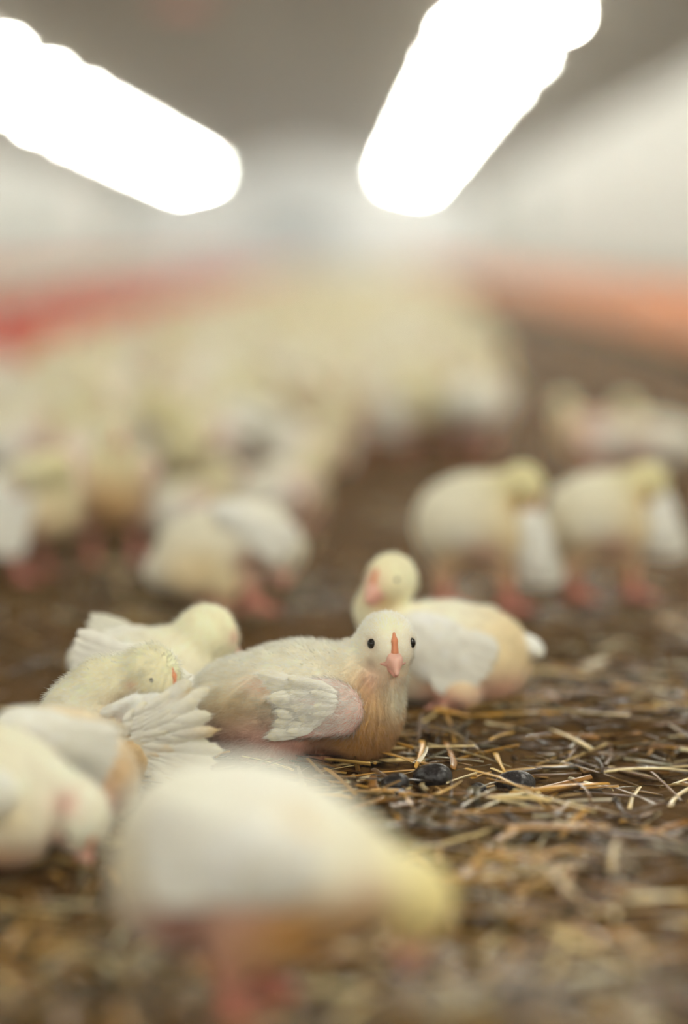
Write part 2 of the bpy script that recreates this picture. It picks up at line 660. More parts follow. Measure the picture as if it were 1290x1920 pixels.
def fur(V, Q, C, N, n, length, flow, lean=0.8, rad=0.017, lenfn=None, frizz=0.28, wh=0.0):
    """n fine tapering down strands growing from the surface; returns extra verts, loops, sizes, colours, normals"""
    a, b, c, d = (V[Q[:, j]] for j in range(4))
    area = np.linalg.norm(np.cross(c - a, d - b), axis=1)
    f = rng.choice(len(Q), n, p=area / area.sum())
    u, v = rng.random(n)[:, None], rng.random(n)[:, None]
    w4 = [(1 - u) * (1 - v), u * (1 - v), u * v, (1 - u) * v]
    P = sum(V[Q[f, j]] * w4[j] for j in range(4))
    Nn = sum(N[Q[f, j]] * w4[j] for j in range(4))
    Nn /= np.linalg.norm(Nn, axis=1, keepdims=True)
    Cc = sum(C[Q[f, j]] * w4[j] for j in range(4))
    fl = flow(P)
    fl = fl - (fl * Nn).sum(1, keepdims=True) * Nn
    fl /= np.linalg.norm(fl, axis=1, keepdims=True) + 1e-6
    clump = np.stack([vnoise(P + 3, 0.45), vnoise(P + 17, 0.45), vnoise(P + 31, 0.45)], 1) - 0.5
    D = Nn + fl * lean + clump * 0.55 + rng.normal(0, frizz, (n, 3))
    D /= np.linalg.norm(D, axis=1, keepdims=True)
    D2 = D + fl * 0.5 + rng.normal(0, frizz * 0.6, (n, 3))
    D2 /= np.linalg.norm(D2, axis=1, keepdims=True)
    L = length * (0.5 + rng.random(n)) if lenfn is None else lenfn(P) * (0.5 + rng.random(n))
    L = L[:, None]
    s1 = np.cross(D, Nn + 0.01)
    s1 /= np.linalg.norm(s1, axis=1, keepdims=True) + 1e-9
    s2 = np.cross(D, s1)
    P0 = P - Nn * 0.04
    P1 = P0 + D * L * 0.5
    P2 = P1 + D2 * L * 0.5
    ph = rng.normal(0, 0.45, (n, 1))
    sw = s1 * np.cos(ph) + s2 * np.sin(ph)
    sw = sw * np.sign((np.cross(2 * sw, D) * Nn).sum(1, keepdims=True) + 1e-9)      # vanes face outwards
    X = np.stack([P0 - sw * rad, P0 + sw * rad, P1 + sw * rad * 0.8, P1 - sw * rad * 0.8, P2], 1).reshape(-1, 3)           # 5 per strand
    b0 = np.arange(n)[:, None] * 5
    quads = b0 + np.array([0, 1, 2, 3])
    tris = b0 + np.array([3, 2, 4])
    Cc = Cc + (np.array((0.98, 0.96, 0.92)) - Cc) * wh * (rng.random((n, 1)) ** 0.7)
    br = (0.95 + 0.25 * rng.random((n, 1)))
    lum = np.clip((Cc.min(1, keepdims=True) - 0.30) / 0.35, 0, 1)
    Cc = Cc + (np.array((0.98, 0.97, 0.92)) - Cc) * (0.12 + 0.5 * lum)
    Cs = np.repeat(np.clip(Cc * br, 0, 0.97)[:, None], 5, 1)
    tip = np.array([0, 0, 0.15, 0.15, 0.3])[None, :, None] * (0.3 + 0.7 * lum[:, None])
    Cs = Cs + (np.array((0.97, 0.96, 0.92)) - Cs) * tip
    Ns = np.repeat(Nn[:, None], 5, 1)
    return X, quads, tris, Cs.reshape(-1, 3), Ns.reshape(-1, 3)


def body_mesh(name, V, Q, C, N, mat, strands=None, scale=0.01):
    if strands is None:
        return mesh_np(name, V * scale, Q, [4] * len(Q), C, None, [mat])
    X, q4, t3, Cs, Ns = strands
    o = len(V)
    loops = np.concatenate([Q.ravel(), (q4 + o).ravel(), (t3 + o).ravel()])
    sizes = np.concatenate([np.full(len(Q), 4), np.full(len(q4), 4), np.full(len(t3), 3)])
    mi = np.concatenate([np.zeros(len(Q), int), np.ones(len(q4) + len(t3), int)])
    me = mesh_np(name, np.concatenate([V, X]) * scale, loops, sizes, np.concatenate([C, Cs]), None, [mat, M_fluff], midx=mi)
    me.normals_split_custom_set_from_vertices(np.concatenate([N, Ns]).tolist())
    return me


# ------------------------------------------------------------------ chick colours
CREAM = lin(247, 242, 222)
WHITE = lin(248, 246, 236)
YELLOW = lin(242, 233, 182)
LEMON = lin(246, 240, 206)
TAN = lin(232, 208, 160)
AMBER = lin(208, 160, 88)
PINK = lin(226, 176, 164)
MAUVE = lin(186, 136, 130)
SKIN = lin(214, 122, 112)
LEGC = lin(212, 134, 120)
RED = lin(196, 84, 76)
COMB = lin(230, 150, 112)


def toes(ankle, fwd, col, r=0.32, L=2.3):
    out = []
    f = nrm(fwd)
    sd = np.array((-f[1], f[0], 0))
    a = np.array(ankle, float)
    for ang, l in ((-0.5, L * 0.9), (0, L), (0.5, L * 0.9), (PI, L * 0.5)):
        d = f * math.cos(ang) + sd * math.sin(ang)
        m = a + d * l * 0.5 + np.array((0, 0, 0.1))
        e = a + d * l
        e[2] = 0.22
        out.append(Cn(a, m, r * 1.1, r, col, 0.2))
        out.append(Cn(m, e, r, r * 0.55, col, 0.15))
    return out


def head_parts(prims_only, H, look, up=(0, 0, 1), s=1.0, fine=False, es=1.0, cs=1.0):
    """beak, comb ridge and eyes as (name, V, Q, C, N, mat)"""
    Rm = rot_from(look, up)
    T_ = lambda v: np.array(H) + Rm @ (np.array(v, float) * s)
    h = 0.07 if fine else 0.16
    pk = lin(232, 184, 168)
    pk2 = lin(222, 160, 146)
    out = []
    bk = [Cn(T_((1.35, 0, -0.2)), T_((2.35, 0, -0.55)), 0.62 * s, 0.42 * s, pk, 0.3),
          Cn(T_((2.3, 0, -0.5)), T_((3.0, 0, -1.05)), 0.42 * s, 0.14 * s, pk, 0.25),
          E(T_((1.45, 0, -0.80)), np.array((0.75, 1.0, 0.26)) * s, pk2, Rm, 0.35),
          Cn(T_((1.6, 0, -1.0)), T_((2.6, 0, -1.25)), 0.5 * s, 0.2 * s, pk2, 0.15),
          E(T_((2.25, 0.28, -0.32)), np.array((0.3, 0.2, 0.22)) * s, pk, Rm, 0.15),
          E(T_((2.25, -0.28, -0.32)), np.array((0.3, 0.2, 0.22)) * s, pk, Rm, 0.15)]
    V, Q, C, N = sdf_mesh(bk, h, 0.2)
    out.append(('beak', V, Q, C, N, M_beak))
    cb = [Cn(T_((1.95, 0, 0.05)), T_((1.75, 0, 0.75)), 0.27 * s * cs, 0.19 * s * cs, COMB, 0.15),
          Cn(T_((1.72, 0, 0.72)), T_((1.47, 0, 1.12)), 0.20 * s * cs, 0.10 * s * cs, COMB, 0.15)]
    V, Q, C, N = sdf_mesh(cb, h * 0.8, 0.3)
    out.append(('comb', V, Q, C, N, M_beak))
    for sd in (1, -1):
        ey = [E(T_((1.10, 1.33 * sd, 0.28)), np.array((0.33, 0.28, 0.36)) * s * es, (0.01, 0.008, 0.006), Rm, 0.1)]
        V, Q, C, N = sdf_mesh(ey, h * 0.8, 0.3)
        out.append(('eye', V, Q, C, N, M_eye))
    return out


def feather_geo(p0, d, nrmv, L, Wd, col, tipcol, bend=0.15):
    """one vane: a shallow curved blade 4 cells across, 7 long, closed underneath"""
    d = nrm(d)
    n_ = nrm(np.array(nrmv) - d * np.dot(nrmv, d))
    s = np.cross(n_, d)
    V, C, NN = [], [], []
    nl, nw = 7, 4
    for i in range(nl + 1):
        t = i / nl
        wd = Wd * min(1, t * 3.2 + 0.22) * math.sqrt(max(0.04, 1 - max(0, (t - 0.6) / 0.4) ** 2.4))
        for j in range(nw + 1):
            q_ = j / nw * 2 - 1
            jag = (rng.random() - 0.5) * 0.22 * Wd if abs(q_) == 1 else 0
            p = np.array(p0) + d * L * (t + (rng.random() - 0.5) * 0.07 * t) + s * (wd * q_ + jag) - n_ * (bend * L * t * t + 0.18 * wd * q_ * q_) + n_ * (0.03 * L if q_ == 0 else 0) * 0.4
            V.append(p)
            C.append(np.array(col) * (1 - t ** 2) + np.array(tipcol) * t ** 2)
            NN.append(n_)
    F = [(i * (nw + 1) + j, i * (nw + 1) + j + 1, (i + 1) * (nw + 1) + j + 1, (i + 1) * (nw + 1) + j) for i in range(nl) for j in range(nw)]
    V, C, NN, F = np.array(V), np.array(C), np.array(NN), np.array(F)
    if (normals(V, F) * NN).sum() < 0:
        F = F[:, ::-1]
    th = 0.015
    o = len(V)
    V2 = np.concatenate([V, V - NN * th])
    F2 = np.concatenate([F, F[:, ::-1] + o])
    return V2, F2, np.concatenate([C, C]), normals(V2, F2)


def merge(parts):
    V, Q, C, N, o = [], [], [], [], 0
    for v, q_, c, n_ in parts:
        V.append(v)
        Q.append(q_ + o)
        C.append(c)
        N.append(n_)
        o += len(v)
    return np.concatenate(V), np.concatenate(Q), np.concatenate(C), np.concatenate(N)


def chick(prims, head, look, up=(0, 0, 1), hs=1.0, wings=(), h=0.22, spots=(), furn=0, flen=0.4, flow=None, lean=0.9, lenfn=None,
          loc=(0, 0, 0), rotz=0.0, label='', group=None, fine=False, parts=True, scale=1.0, noise=0.10, tails=(), tone=1.0, es=0.85, cs=1.0):
    root = bpy.data.objects.new('chick', None)
    COL.objects.link(root)
    root.location = loc
    root.rotation_euler = (0, 0, rotz)
    root.scale = (scale,) * 3
    tag(root, label, 'chick', group)
    V, Q, C, N = sdf_mesh(prims, h)
    C = paint(V, C, spots)
    C = C * (1 + noise * (vnoise(V, 0.9)[:, None] - 0.5) * 2) * (1 + noise * 0.7 * (vnoise(V + 40, 0.3)[:, None] - 0.5) * 2)
    C = np.clip(C * np.array((tone, tone * 0.99, tone * 0.96)), 0, 0.93)
    st = None
    if furn:
        fl = flow or (lambda P: np.repeat(np.array([[-1.0, 0, -0.35]]), len(P), 0))
        st = fur(V, Q, C, N, furn, flen, fl, lean, lenfn=lenfn)
    link('body', body_mesh('body', V, Q, C, N, M_plum, st), root)
    if parts:
        for nm, v, q_, c, n_, m in head_parts(None, head, look, up, hs, fine, es, cs):
            link(nm, mesh_np(nm, v * 0.01, q_, [4] * len(q_), c, n_, [m]), root)
    for wg in wings:
        link('wing', wing_mesh(wg), root)
    for wg in tails:
        link('tail', wing_mesh(wg), root)
    return root


def wing_mesh(wg):
    """wg: prims, h, feathers [(p0, dir, normal, L, W, col, tip, bend)], furn, flen, flow, spots"""
    V, Q, C, N = sdf_mesh(wg['prims'], wg.get('h', 0.22))
    C = paint(V, C, wg.get('spots', ()))
    C = np.clip(C * (1 + 0.12 * (vnoise(V, 0.6)[:, None] - 0.5) * 2), 0, 0.93)
    base = (V, Q, C, N)
    vanes = [feather_geo(*f) for f in wg.get('feathers', ())]
    V, Q, C, N = merge([base] + vanes)
    C = np.clip(C * (1 + 0.16 * (vnoise(V + 7, 0.35)[:, None] - 0.6)), 0, 0.95)
    st = None
    if wg.get('furn'):
        fl = wg.get('flow') or (lambda P: np.repeat(np.array([[-1.0, 0, -0.2]]), len(P), 0))
        sts = [fur(*base, wg['furn'], wg.get('flen', 0.35), fl, 1.5, rad=0.015, frizz=0.3, wh=0.75)]
        if vanes:
            sts.append(fur(*merge(vanes), wg['furn'], wg.get('flen', 0.35) * 0.8, fl, 3.0, rad=0.012, frizz=0.35))
        X, q4, t3, cs, ns = sts[0]
        for (X2, q2, t2, c2, n2) in sts[1:]:
            o = len(X)
            X, q4, t3, cs, ns = np.concatenate([X, X2]), np.concatenate([q4, q2 + o]), np.concatenate([t3, t2 + o]), np.concatenate([cs, c2]), np.concatenate([ns, n2])
        st = (X, q4, t3, cs, ns)
    return body_mesh('wing', V, Q, C, N, M_feather, st)


def head_prims(H, look, up=(0, 0, 1), s=1.0, col=LEMON, face=CREAM):
    Rm = rot_from(look, up)
    T_ = lambda v: np.array(H) + Rm @ (np.array(v, float) * s)
    return [E(T_((-0.1, 0, 0.15)), np.array((1.85, 1.72, 1.72)) * s, col, Rm, 0.8),
            E(T_((0.85, 0, -0.35)), np.array((1.15, 1.25, 1.1)) * s, face, Rm, 0.8)]


def simple_wing(c, r, R_, col=WHITE, base=PINK, side=-1, h=0.25, furn=0, flow=None):
    """folded wing: flat blade plus a row of vane feathers pointing back along -x of R_"""
    c = np.array(c, float)
    r = np.array(r, float)
    T_ = lambda v: c + R_ @ np.array(v, float)
    pr = [E(c, r, col, R_, 0.4), E(T_((r[0] * 0.55, 0, 0)), r * np.array((0.55, 1.15, 0.8)), base, R_, 0.6)]
    fe = []
    for i in range(7):
        t = i / 6
        p0 = T_((-r[0] * 0.1, side * r[1] * 0.7, r[2] * (0.65 - 1.25 * t)))
        d = R_ @ np.array((-1, side * 0.05, 0.25 - 0.4 * t))
        fe.append((p0, d, R_ @ np.array((0, side, 0.15)), r[0] * (1.15 - 0.25 * abs(t - 0.3)), r[2] * 0.30, col, np.array(col) * 0.97))
    return dict(prims=pr, h=h, feathers=fe, furn=furn, flow=flow)


# ------------------------------------------------------------------ generic poses (flock members); x forward, z up, cm
def pose(kind, col=CREAM, belly=TAN):
    """returns prims, head, look, wings, spots"""
    w_ = []
    if kind == 'stand':
        P = [E((0, 0, 8.4), (5.6, 4.0, 4.0), col, rot_from((1, 0, 0.15))), E((2.6, 0, 8.2), (3.4, 3.6, 3.6), belly), E((-4.6, 0, 8.6), (2.6, 2.4, 2.2), WHITE),
             Cn((3.6, 0, 9.6), (4.6, 0, 12.6), 2.2, 1.6, YELLOW)]
        H, lk = (5.0, 0, 13.6), (1, 0.1, -0.15)
        hip = 5.8
        fx = 0.4
        wr = rot_from((1, 0, 0.25))
        w_ = [simple_wing((0.2, sd * 3.9, 8.9), (3.7, 0.7, 2.1), wr, WHITE, PINK, sd) for sd in (1, -1)]
    elif kind == 'front':
        P = [E((0, 0, 8.6), (4.8, 4.2, 4.4), col, rot_from((1, 0, 0.45))), E((2.0, 0, 7.6), (3.4, 3.5, 3.8), AMBER), E((-4.0, 0, 7.0), (2.4, 2.2, 2.2), WHITE),
             Cn((2.6, 0, 10.6), (2.8, 0, 13.0), 2.4, 1.8, YELLOW)]
        H, lk = (3.0, 0, 14.2), (1, 0.4, -0.2)
        hip = 5.4
        fx = 0.4
        wr = rot_from((1, 0, 0.4))
        w_ = [simple_wing((-0.2, sd * 4.0, 8.9), (3.6, 0.7, 2.1), wr, WHITE, PINK, sd) for sd in (1, -1)]
    elif kind == 'peck':
        P = [E((0, 0, 8.6), (5.6, 4.0, 4.0), col, rot_from((1, 0, -0.2))), E((2.6, 0, 7.6), (3.2, 3.5, 3.4), belly), E((-4.8, 0, 9.6), (2.6, 2.4, 2.2), WHITE),
             Cn((4.2, 0, 7.6), (6.8, 0.2, 5.2), 2.1, 1.5, YELLOW)]
        H, lk = (7.6, 0.3, 4.4), (0.55, 0.1, -0.85)
        hip = 5.8
        fx = 0.2
        wr = rot_from((1, 0, -0.1))
        w_ = [simple_wing((0.2, sd * 3.9, 8.9), (3.7, 0.7, 2.1), wr, WHITE, PINK, sd) for sd in (1, -1)]
    elif kind == 'preen':
        P = [E((0, 0, 8.4), (5.2, 4.0, 4.1), col, rot_from((1, 0, 0.2))), E((2.4, 0, 7.6), (3.4, 3.6, 3.6), belly), E((-4.4, 0, 8.6), (2.4, 2.4, 2.2), WHITE),
             Cn((3.4, 0, 9.8), (4.2, -1.4, 12.0), 2.1, 1.7, YELLOW), Cn((4.2, -1.4, 12.0), (3.6, -3.2, 12.0), 1.7, 1.6, YELLOW)]
        H, lk = (2.9, -4.1, 11.6), (-0.5, -0.6, -0.75)
        hip = 5.6
        fx = 0.4
        w_ = [simple_wing((1.0, -5.2, 7.2), (3.6, 0.8, 2.6), rot_from((0.25, 0.2, 1)), WHITE, WHITE, -1), simple_wing((0, 3.9, 8.9), (3.6, 0.7, 2.1), rot_from((1, 0, 0.2)), WHITE, PINK, 1)]
    else:  # sit
        P = [E((0, 0, 4.0), (5.8, 4.3, 4.0), col, rot_from((1, 0, 0.1))), E((3.0, 0, 3.6), (3.2, 3.4, 3.5), belly), E((-4.8, 0, 4.4), (2.6, 2.4, 2.2), WHITE),
             Cn((3.8, 0, 5.4), (4.9, 0, 8.0), 2.2, 1.7, YELLOW)]
        H, lk = (5.3, 0, 9.0), (1, -0.3, -0.15)
        hip = None
        wr = rot_from((1, 0, 0.2))
        w_ = [simple_wing((0.0, sd * 4.1, 4.8), (3.7, 0.7, 2.1), wr, WHITE, PINK, sd) for sd in (1, -1)]
    P += head_prims(H, lk)
    spots = []
    if hip:
        for sd in (1, -1):
            kx = np.array((fx - 1.2, sd * 2.3, 3.4))
            an = np.array((fx, sd * 2.3, 0.4))
            P += [Cn((fx + 0.6, sd * 2.2, hip + 0.6), kx + np.array((0.5, 0, 0.4)), 1.9, 0.85, PINK, 0.7), Cn(kx, an, 0.62, 0.45, LEGC, 0.3)] + toes(an, (1, sd * 0.15, 0), LEGC)
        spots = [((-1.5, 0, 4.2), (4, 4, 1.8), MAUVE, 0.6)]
    else:
        for sd in (1, -1):
            an = np.array((3.0, sd * 2.6, 0.5))
            P += toes(an, (1, sd * 0.2, 0), LEGC, 0.3, 2.0)
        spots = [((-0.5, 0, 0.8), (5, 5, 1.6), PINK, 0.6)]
    return P, H, lk, w_, spots


# ------------------------------------------------------------------ the chick in focus
def focus_chick():
    H, lk = (6.1, -1.0, 8.35), (0.36, -0.90, -0.24)
    up = (0.02, 0, 1)
    P = [E((-0.6, 0.2, 3.9), (5.9, 4.2, 3.9), CREAM, rot_from((1, 0, 0.10)), 1.2),
         E((-4.9, 0.5, 3.4), (2.9, 3.2, 3.0), CREAM, None, 1.2),
         E((4.3, -0.2, 3.4), (2.7, 3.2, 3.5), AMBER, None, 1.4),
         E((1.0, 0.3, 5.4), (3.6, 2.9, 2.1), CREAM, None, 1.2),
         Cn((3.9, 0, 5.3), (5.75, -0.4, 8.0), 2.3, 1.75, CREAM, 1.3),
         Cn((5.0, -0.8, 4.4), (6.3, -1.2, 6.6), 1.9, 1.25, TAN, 1.0)]
    P += head_prims(H, lk, up, 1.03, WHITE, CREAM)
    P += [E((-2.0, -2.6, 1.8), (3.2, 2.0, 1.9), MAUVE, None, 0.8)] + toes((0.4, -1.2, 0.4), (1, -0.1, 0), LEGC, 0.3, 2.0)
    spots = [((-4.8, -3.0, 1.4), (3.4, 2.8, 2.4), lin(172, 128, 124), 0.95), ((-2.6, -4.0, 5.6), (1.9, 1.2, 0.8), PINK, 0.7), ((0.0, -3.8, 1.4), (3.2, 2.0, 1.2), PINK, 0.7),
             ((4.3, -2.6, 1.5), (2.8, 2.6, 2.0), lin(196, 146, 74), 0.95), ((5.2, -3.0, 6.0), (0.7, 1.3, 1.0), PINK, 0.55), ((-4.2, -3.0, 3.8), (2.6, 2.2, 1.5), TAN, 0.6),
             ((7.0, -1.4, 4.6), (1.0, 2.0, 1.6), CREAM, 0.8), ((4.7, -2.2, 4.9), (0.9, 1.0, 1.5), AMBER, 0.5), ((6.15, -2.2, 9.8), (1.2, 1.2, 1.0), LEMON, 0.5)]
    Rm = rot_from(lk, up)
    g = lambda v: np.array(H) + Rm @ (np.array(v) * 1.03)
    spots += [(g((1.1, 1.15 * q_, -0.95)), 0.42, lin(120, 90, 74), 0.75) for q_ in (1, -1)] + [(g((1.1, 1.33 * q_, 0.28)), 0.5, lin(206, 178, 160), 0.75) for q_ in (1, -1)]
    spots += [(g((1.0, 0, 1.6)), 1.0, LEMON, 0.6), (g((0.2, 1.7, -0.2)), 0.35, lin(214, 180, 130), 0.5), (g((1.2, 0, -1.9)), (0.9, 0.9, 0.8), lin(226, 176, 160), 0.6)]
    hh = np.array(H)

    def lenfn(Pp):
        d = np.linalg.norm(Pp - hh, axis=1)
        L = np.where(d < 2.6, 0.26, 0.46)
        f = ((Pp - hh) @ Rm[:, 0])
        L = np.where((d < 2.6) & (f > 1.1), 0.12, L)
        return L

    def flow(Pp):
        d = np.linalg.norm(Pp - hh, axis=1)[:, None]
        b = np.repeat(np.array([[-1.0, -0.1, -0.45]]), len(Pp), 0)
        rad = (Pp - (hh + Rm[:, 0] * 2.2))
        rad /= np.linalg.norm(rad, axis=1, keepdims=True) + 1e-6
        br = np.repeat(np.array([[0.1, -0.2, -1.0]]), len(Pp), 0)
        t = np.clip((Pp[:, :1] - 3.2) / 1.2, 0, 1)
        b = b * (1 - t) + br * t
        k = np.clip((3.4 - d) / 1.2, 0, 1)
        return b * (1 - k) + rad * k

    # the near wing: pink fleshy front edge, white quills pointing back
    wr = rot_from((1, 0.12, -0.08))
    wc = np.array((1.4, -4.1, 4.3))
    T_ = lambda v: wc + wr @ np.array(v, float)
    PW = lin(236, 206, 194)
    wp = [E(T_((0.9, 0, 0.15)), (2.5, 0.8, 1.85), PW, wr, 0.5), E(T_((2.2, 0.05, -0.4)), (1.2, 0.75, 1.2), lin(230, 190, 178), wr, 0.5), E(T_((-0.6, 0.1, 0.3)), (1.8, 0.6, 1.4), WHITE, wr, 0.5),
          Cn(T_((2.5, -0.1, -1.2)), T_((-0.6, -0.15, -1.85)), 0.45, 0.3, SKIN, 0.3)]
    fe = []
    for row, (x0, n_, L, Wd, yo, zt, zb) in enumerate(((-0.5, 9, 2.9, 0.46, -0.50, 1.4, -1.5), (0.5, 9, 2.4, 0.40, -0.66, 1.5, -1.2), (1.3, 7, 1.9, 0.30, -0.80, 1.55, -0.2))):
        for i in range(n_):
            t = i / (n_ - 1)
            z = zt + (zb - zt) * t
            p0 = T_((x0 + 0.5 * math.sin(t * 3) + rng.normal(0, 0.1), yo - 0.12 * math.sin(t * 3), z))
            d = wr @ np.array((-1, -0.03 + rng.normal(0, 0.04), 0.22 - 0.40 * t + rng.normal(0, 0.07)))
            fe.append((p0, d, wr @ np.array((0, -1, 0.12 + rng.normal(0, 0.08))), L * (0.85 + 0.3 * rng.random()) * (1 - 0.25 * t), Wd, WHITE, lin(246, 240, 216), 0.06))
    near = dict(prims=wp, h=0.13, feathers=fe, furn=9000, flen=0.5, flow=lambda Pp: np.repeat((wr @ np.array((-1, 0, -0.25)))[None], len(Pp), 0), lean=1.8)
    far = simple_wing((0.4, 4.2, 4.6), (3.4, 0.7, 2.0), rot_from((1, 0, 0.1)), WHITE, PINK, 1)
    tail = dict(prims=[E((-7.2, 0.6, 4.6), (1.6, 1.3, 0.7), WHITE, rot_from((1, 0, -0.4)))], h=0.2,
                feathers=[((-7.0, 0.6 + 0.4 * j, 4.8), (-1, 0.15 * j, 0.35), (0, 0, 1), 2.4, 0.35, WHITE, CREAM) for j in (-2, -1, 0, 1, 2)])
    x, y, _ = gp(560, 1441)
    return chick(P, H, lk, up, 1.03, [near, far], 0.13, spots, 42000, 0.45, flow, 0.9, lenfn, (x, y + 0.035, 0), R(-8),
                 'white chick in sharp focus lying on litter, head turned towards the camera', fine=True, tails=[tail], es=1.0)


focus_chick()


# ------------------------------------------------------------------ the chick preening its raised wing, beside it
def preening_chick():
    # x to the right of the photo, heading -x; cm
    H, lk = (2.2, -1.0, 7.2), (0.70, -0.56, -0.34)
    P = [E((0.3, 0.6, 3.6), (4.6, 3.6, 3.6), CREAM, None, 1.2), E((-2.6, 0, 3.4), (2.6, 3.0, 3.2), CREAM, None, 1.2),
         Cn((-3.0, 0.0, 4.2), (-1.2, -0.2, 6.3), 1.8, 1.6, LEMON, 1.2), Cn((-1.2, -0.2, 6.2), (1.6, -0.5, 7.0), 1.65, 1.6, LEMON, 1.0),
         E((0.6, -2.6, 2.0), (2.4, 1.8, 1.9), TAN, None, 0.9)]
    P += head_prims(H, lk, (0, 0, 1), 0.98, LEMON, LEMON) + toes((-1.5, -3.4, 0.6), (-1, -0.4, 0), LEGC, 0.3, 2.0)
    spots = [((0.2, -2.6, 2.4), (1.4, 1.6, 1.4), AMBER, 0.8), ((1.0, -2.2, 5.7), (1.8, 1.2, 0.6), lin(150, 116, 66), 0.8), ((2.6, -1.9, 6.9), (0.6, 0.6, 0.5), lin(170, 130, 100), 0.5), ((-0.6, -1.9, 4.6), (0.6, 0.8, 0.6), RED, 0.6),
             ((1.0, -1.9, 6.7), (0.5, 0.6, 0.35), RED, 0.5)]
    fl = lambda Pp: np.repeat(np.array([[-0.9, 0, -0.5]]), len(Pp), 0)
    wr = rot_from((-0.95, 0.2, -0.10))          # wing points up-right and toward the camera
    wc = np.array((2.9, -3.3, 3.5))
    T_ = lambda v: wc + wr @ (np.array(v, float) * 1.25)
    wp = [E(T_((0.3, 0, 0)), (3.0, 0.6, 2.9), WHITE, wr, 0.5), Cn(T_((2.9, -0.1, 1.4)), T_((1.2, -0.1, 2.0)), 0.45, 0.4, WHITE, 0.3), E(T_((2.0, 0.3, -0.2)), (0.7, 0.35, 0.9), SKIN, wr, 0.3)]
    fe = []
    for row, (x0, L, Wd, n_, ds) in enumerate(((-0.4, 3.0, 0.50, 14, 0.10), (0.3, 2.7, 0.42, 14, 0.22), (0.9, 2.3, 0.36, 13, 0.32), (1.5, 1.9, 0.30, 12, 0.40), (2.1, 1.5, 0.26, 10, 0.46))):
        for i in range(n_):
            t = i / (n_ - 1) * 2 - 1
            p0 = T_((x0 - 0.4 * abs(t), 0.52 + ds * 0.6, -t * (2.1 - 0.25 * row)))
            d = wr @ np.array((-1, 0.04 - 0.04 * row + rng.normal(0, 0.05), -t * 0.65 + rng.normal(0, 0.13)))
            fe.append((p0, d, wr @ np.array((0, 1, 0)), L * (1.0 - 0.22 * abs(t)) * (0.7 + 0.55 * rng.random()), Wd * (0.75 + 0.3 * rng.random()), WHITE, lin(246, 240, 214) if rng.random() < 0.75 else lin(226, 200, 150), 0.10))
    wing = dict(prims=wp, h=0.13, feathers=fe, furn=7000, flen=0.45, flow=lambda Pp: np.repeat((wr @ np.array((-1, 0, 0)))[None], len(Pp), 0), lean=1.8)
    far = simple_wing((0.4, 4.0, 4.6), (3.2, 0.7, 2.0), rot_from((-1, 0, 0.1)), WHITE, PINK, 1)
    x, y, _ = gp(222, 1475)
    return chick(P, H, lk, (0, 0, 1), 0.98, [wing, far], 0.14, spots, 22000, 0.42, fl, 0.7, None, (x, y + 0.02, 0), 0,
                 'yellowish chick preening under its raised ragged white wing', fine=True, es=0.5, cs=0.8)


preening_chick()


# ------------------------------------------------------------------ chick sitting in front of the preening one, white folded wing
def folded_wing_chick():
    H, lk = (-6.3, 1.0, 5.0), (-0.8, 0.5, -0.5)
    P = [E((0, 0, 4.2), (4.6, 4.2, 4.2), lin(238, 220, 188), rot_from((1, 0, -0.2)), 1.2), E((-2.2, 0.2, 4.8), (3.2, 3.4, 3.2), CREAM, None, 1.2), E((3.2, -0.2, 3.6), (1.9, 2.4, 2.2), lin(232, 208, 170), None, 1.0),
         Cn((-3.2, 0.4, 5.2), (-5.4, 0.8, 5.6), 2.1, 1.6, LEMON, 1.0), E((1.2, -2.6, 2.0), (2.2, 1.9, 1.9), PINK, None, 0.9)]
    P += head_prims(H, lk) + toes((1.5, -3.6, 0.5), (-1, -0.5, 0), LEGC, 0.3, 2.0)
    spots = [((0.5, -4, 4.2), (2.2, 1.6, 1.6), PINK, 0.5), ((3.6, -1.8, 2.4), (0.8, 1.2, 1.0), MAUVE, 0.8), ((3.6, -1.6, 4.4), (0.9, 1.2, 1.0), AMBER, 0.7)]
    wr = rot_from((-1, 0.25, 0.28))
    wing = simple_wing((-0.3, -3.4, 6.5), (3.7, 0.8, 2.3), wr, WHITE, WHITE, 1, 0.16, 9000, lambda Pp: np.repeat(np.array([[1.0, 0, -0.3]]), len(Pp), 0))
    far = simple_wing((0, 4.0, 5.4), (3.3, 0.7, 1.9), wr, WHITE, PINK, -1)
    x, y, _ = gp(100, 1590)
    return chick(P, H, lk, (0, 0, 1), 0.95, [wing, far], 0.16, spots, 14000, 0.4, lambda Pp: np.repeat(np.array([[0.9, 0, -0.5]]), len(Pp), 0), 0.9, None,
                 (x, y + 0.04, 0), R(0), 'white chick with folded white wing squatting in front of the preening chick', fine=True, scale=0.89)


folded_wing_chick()


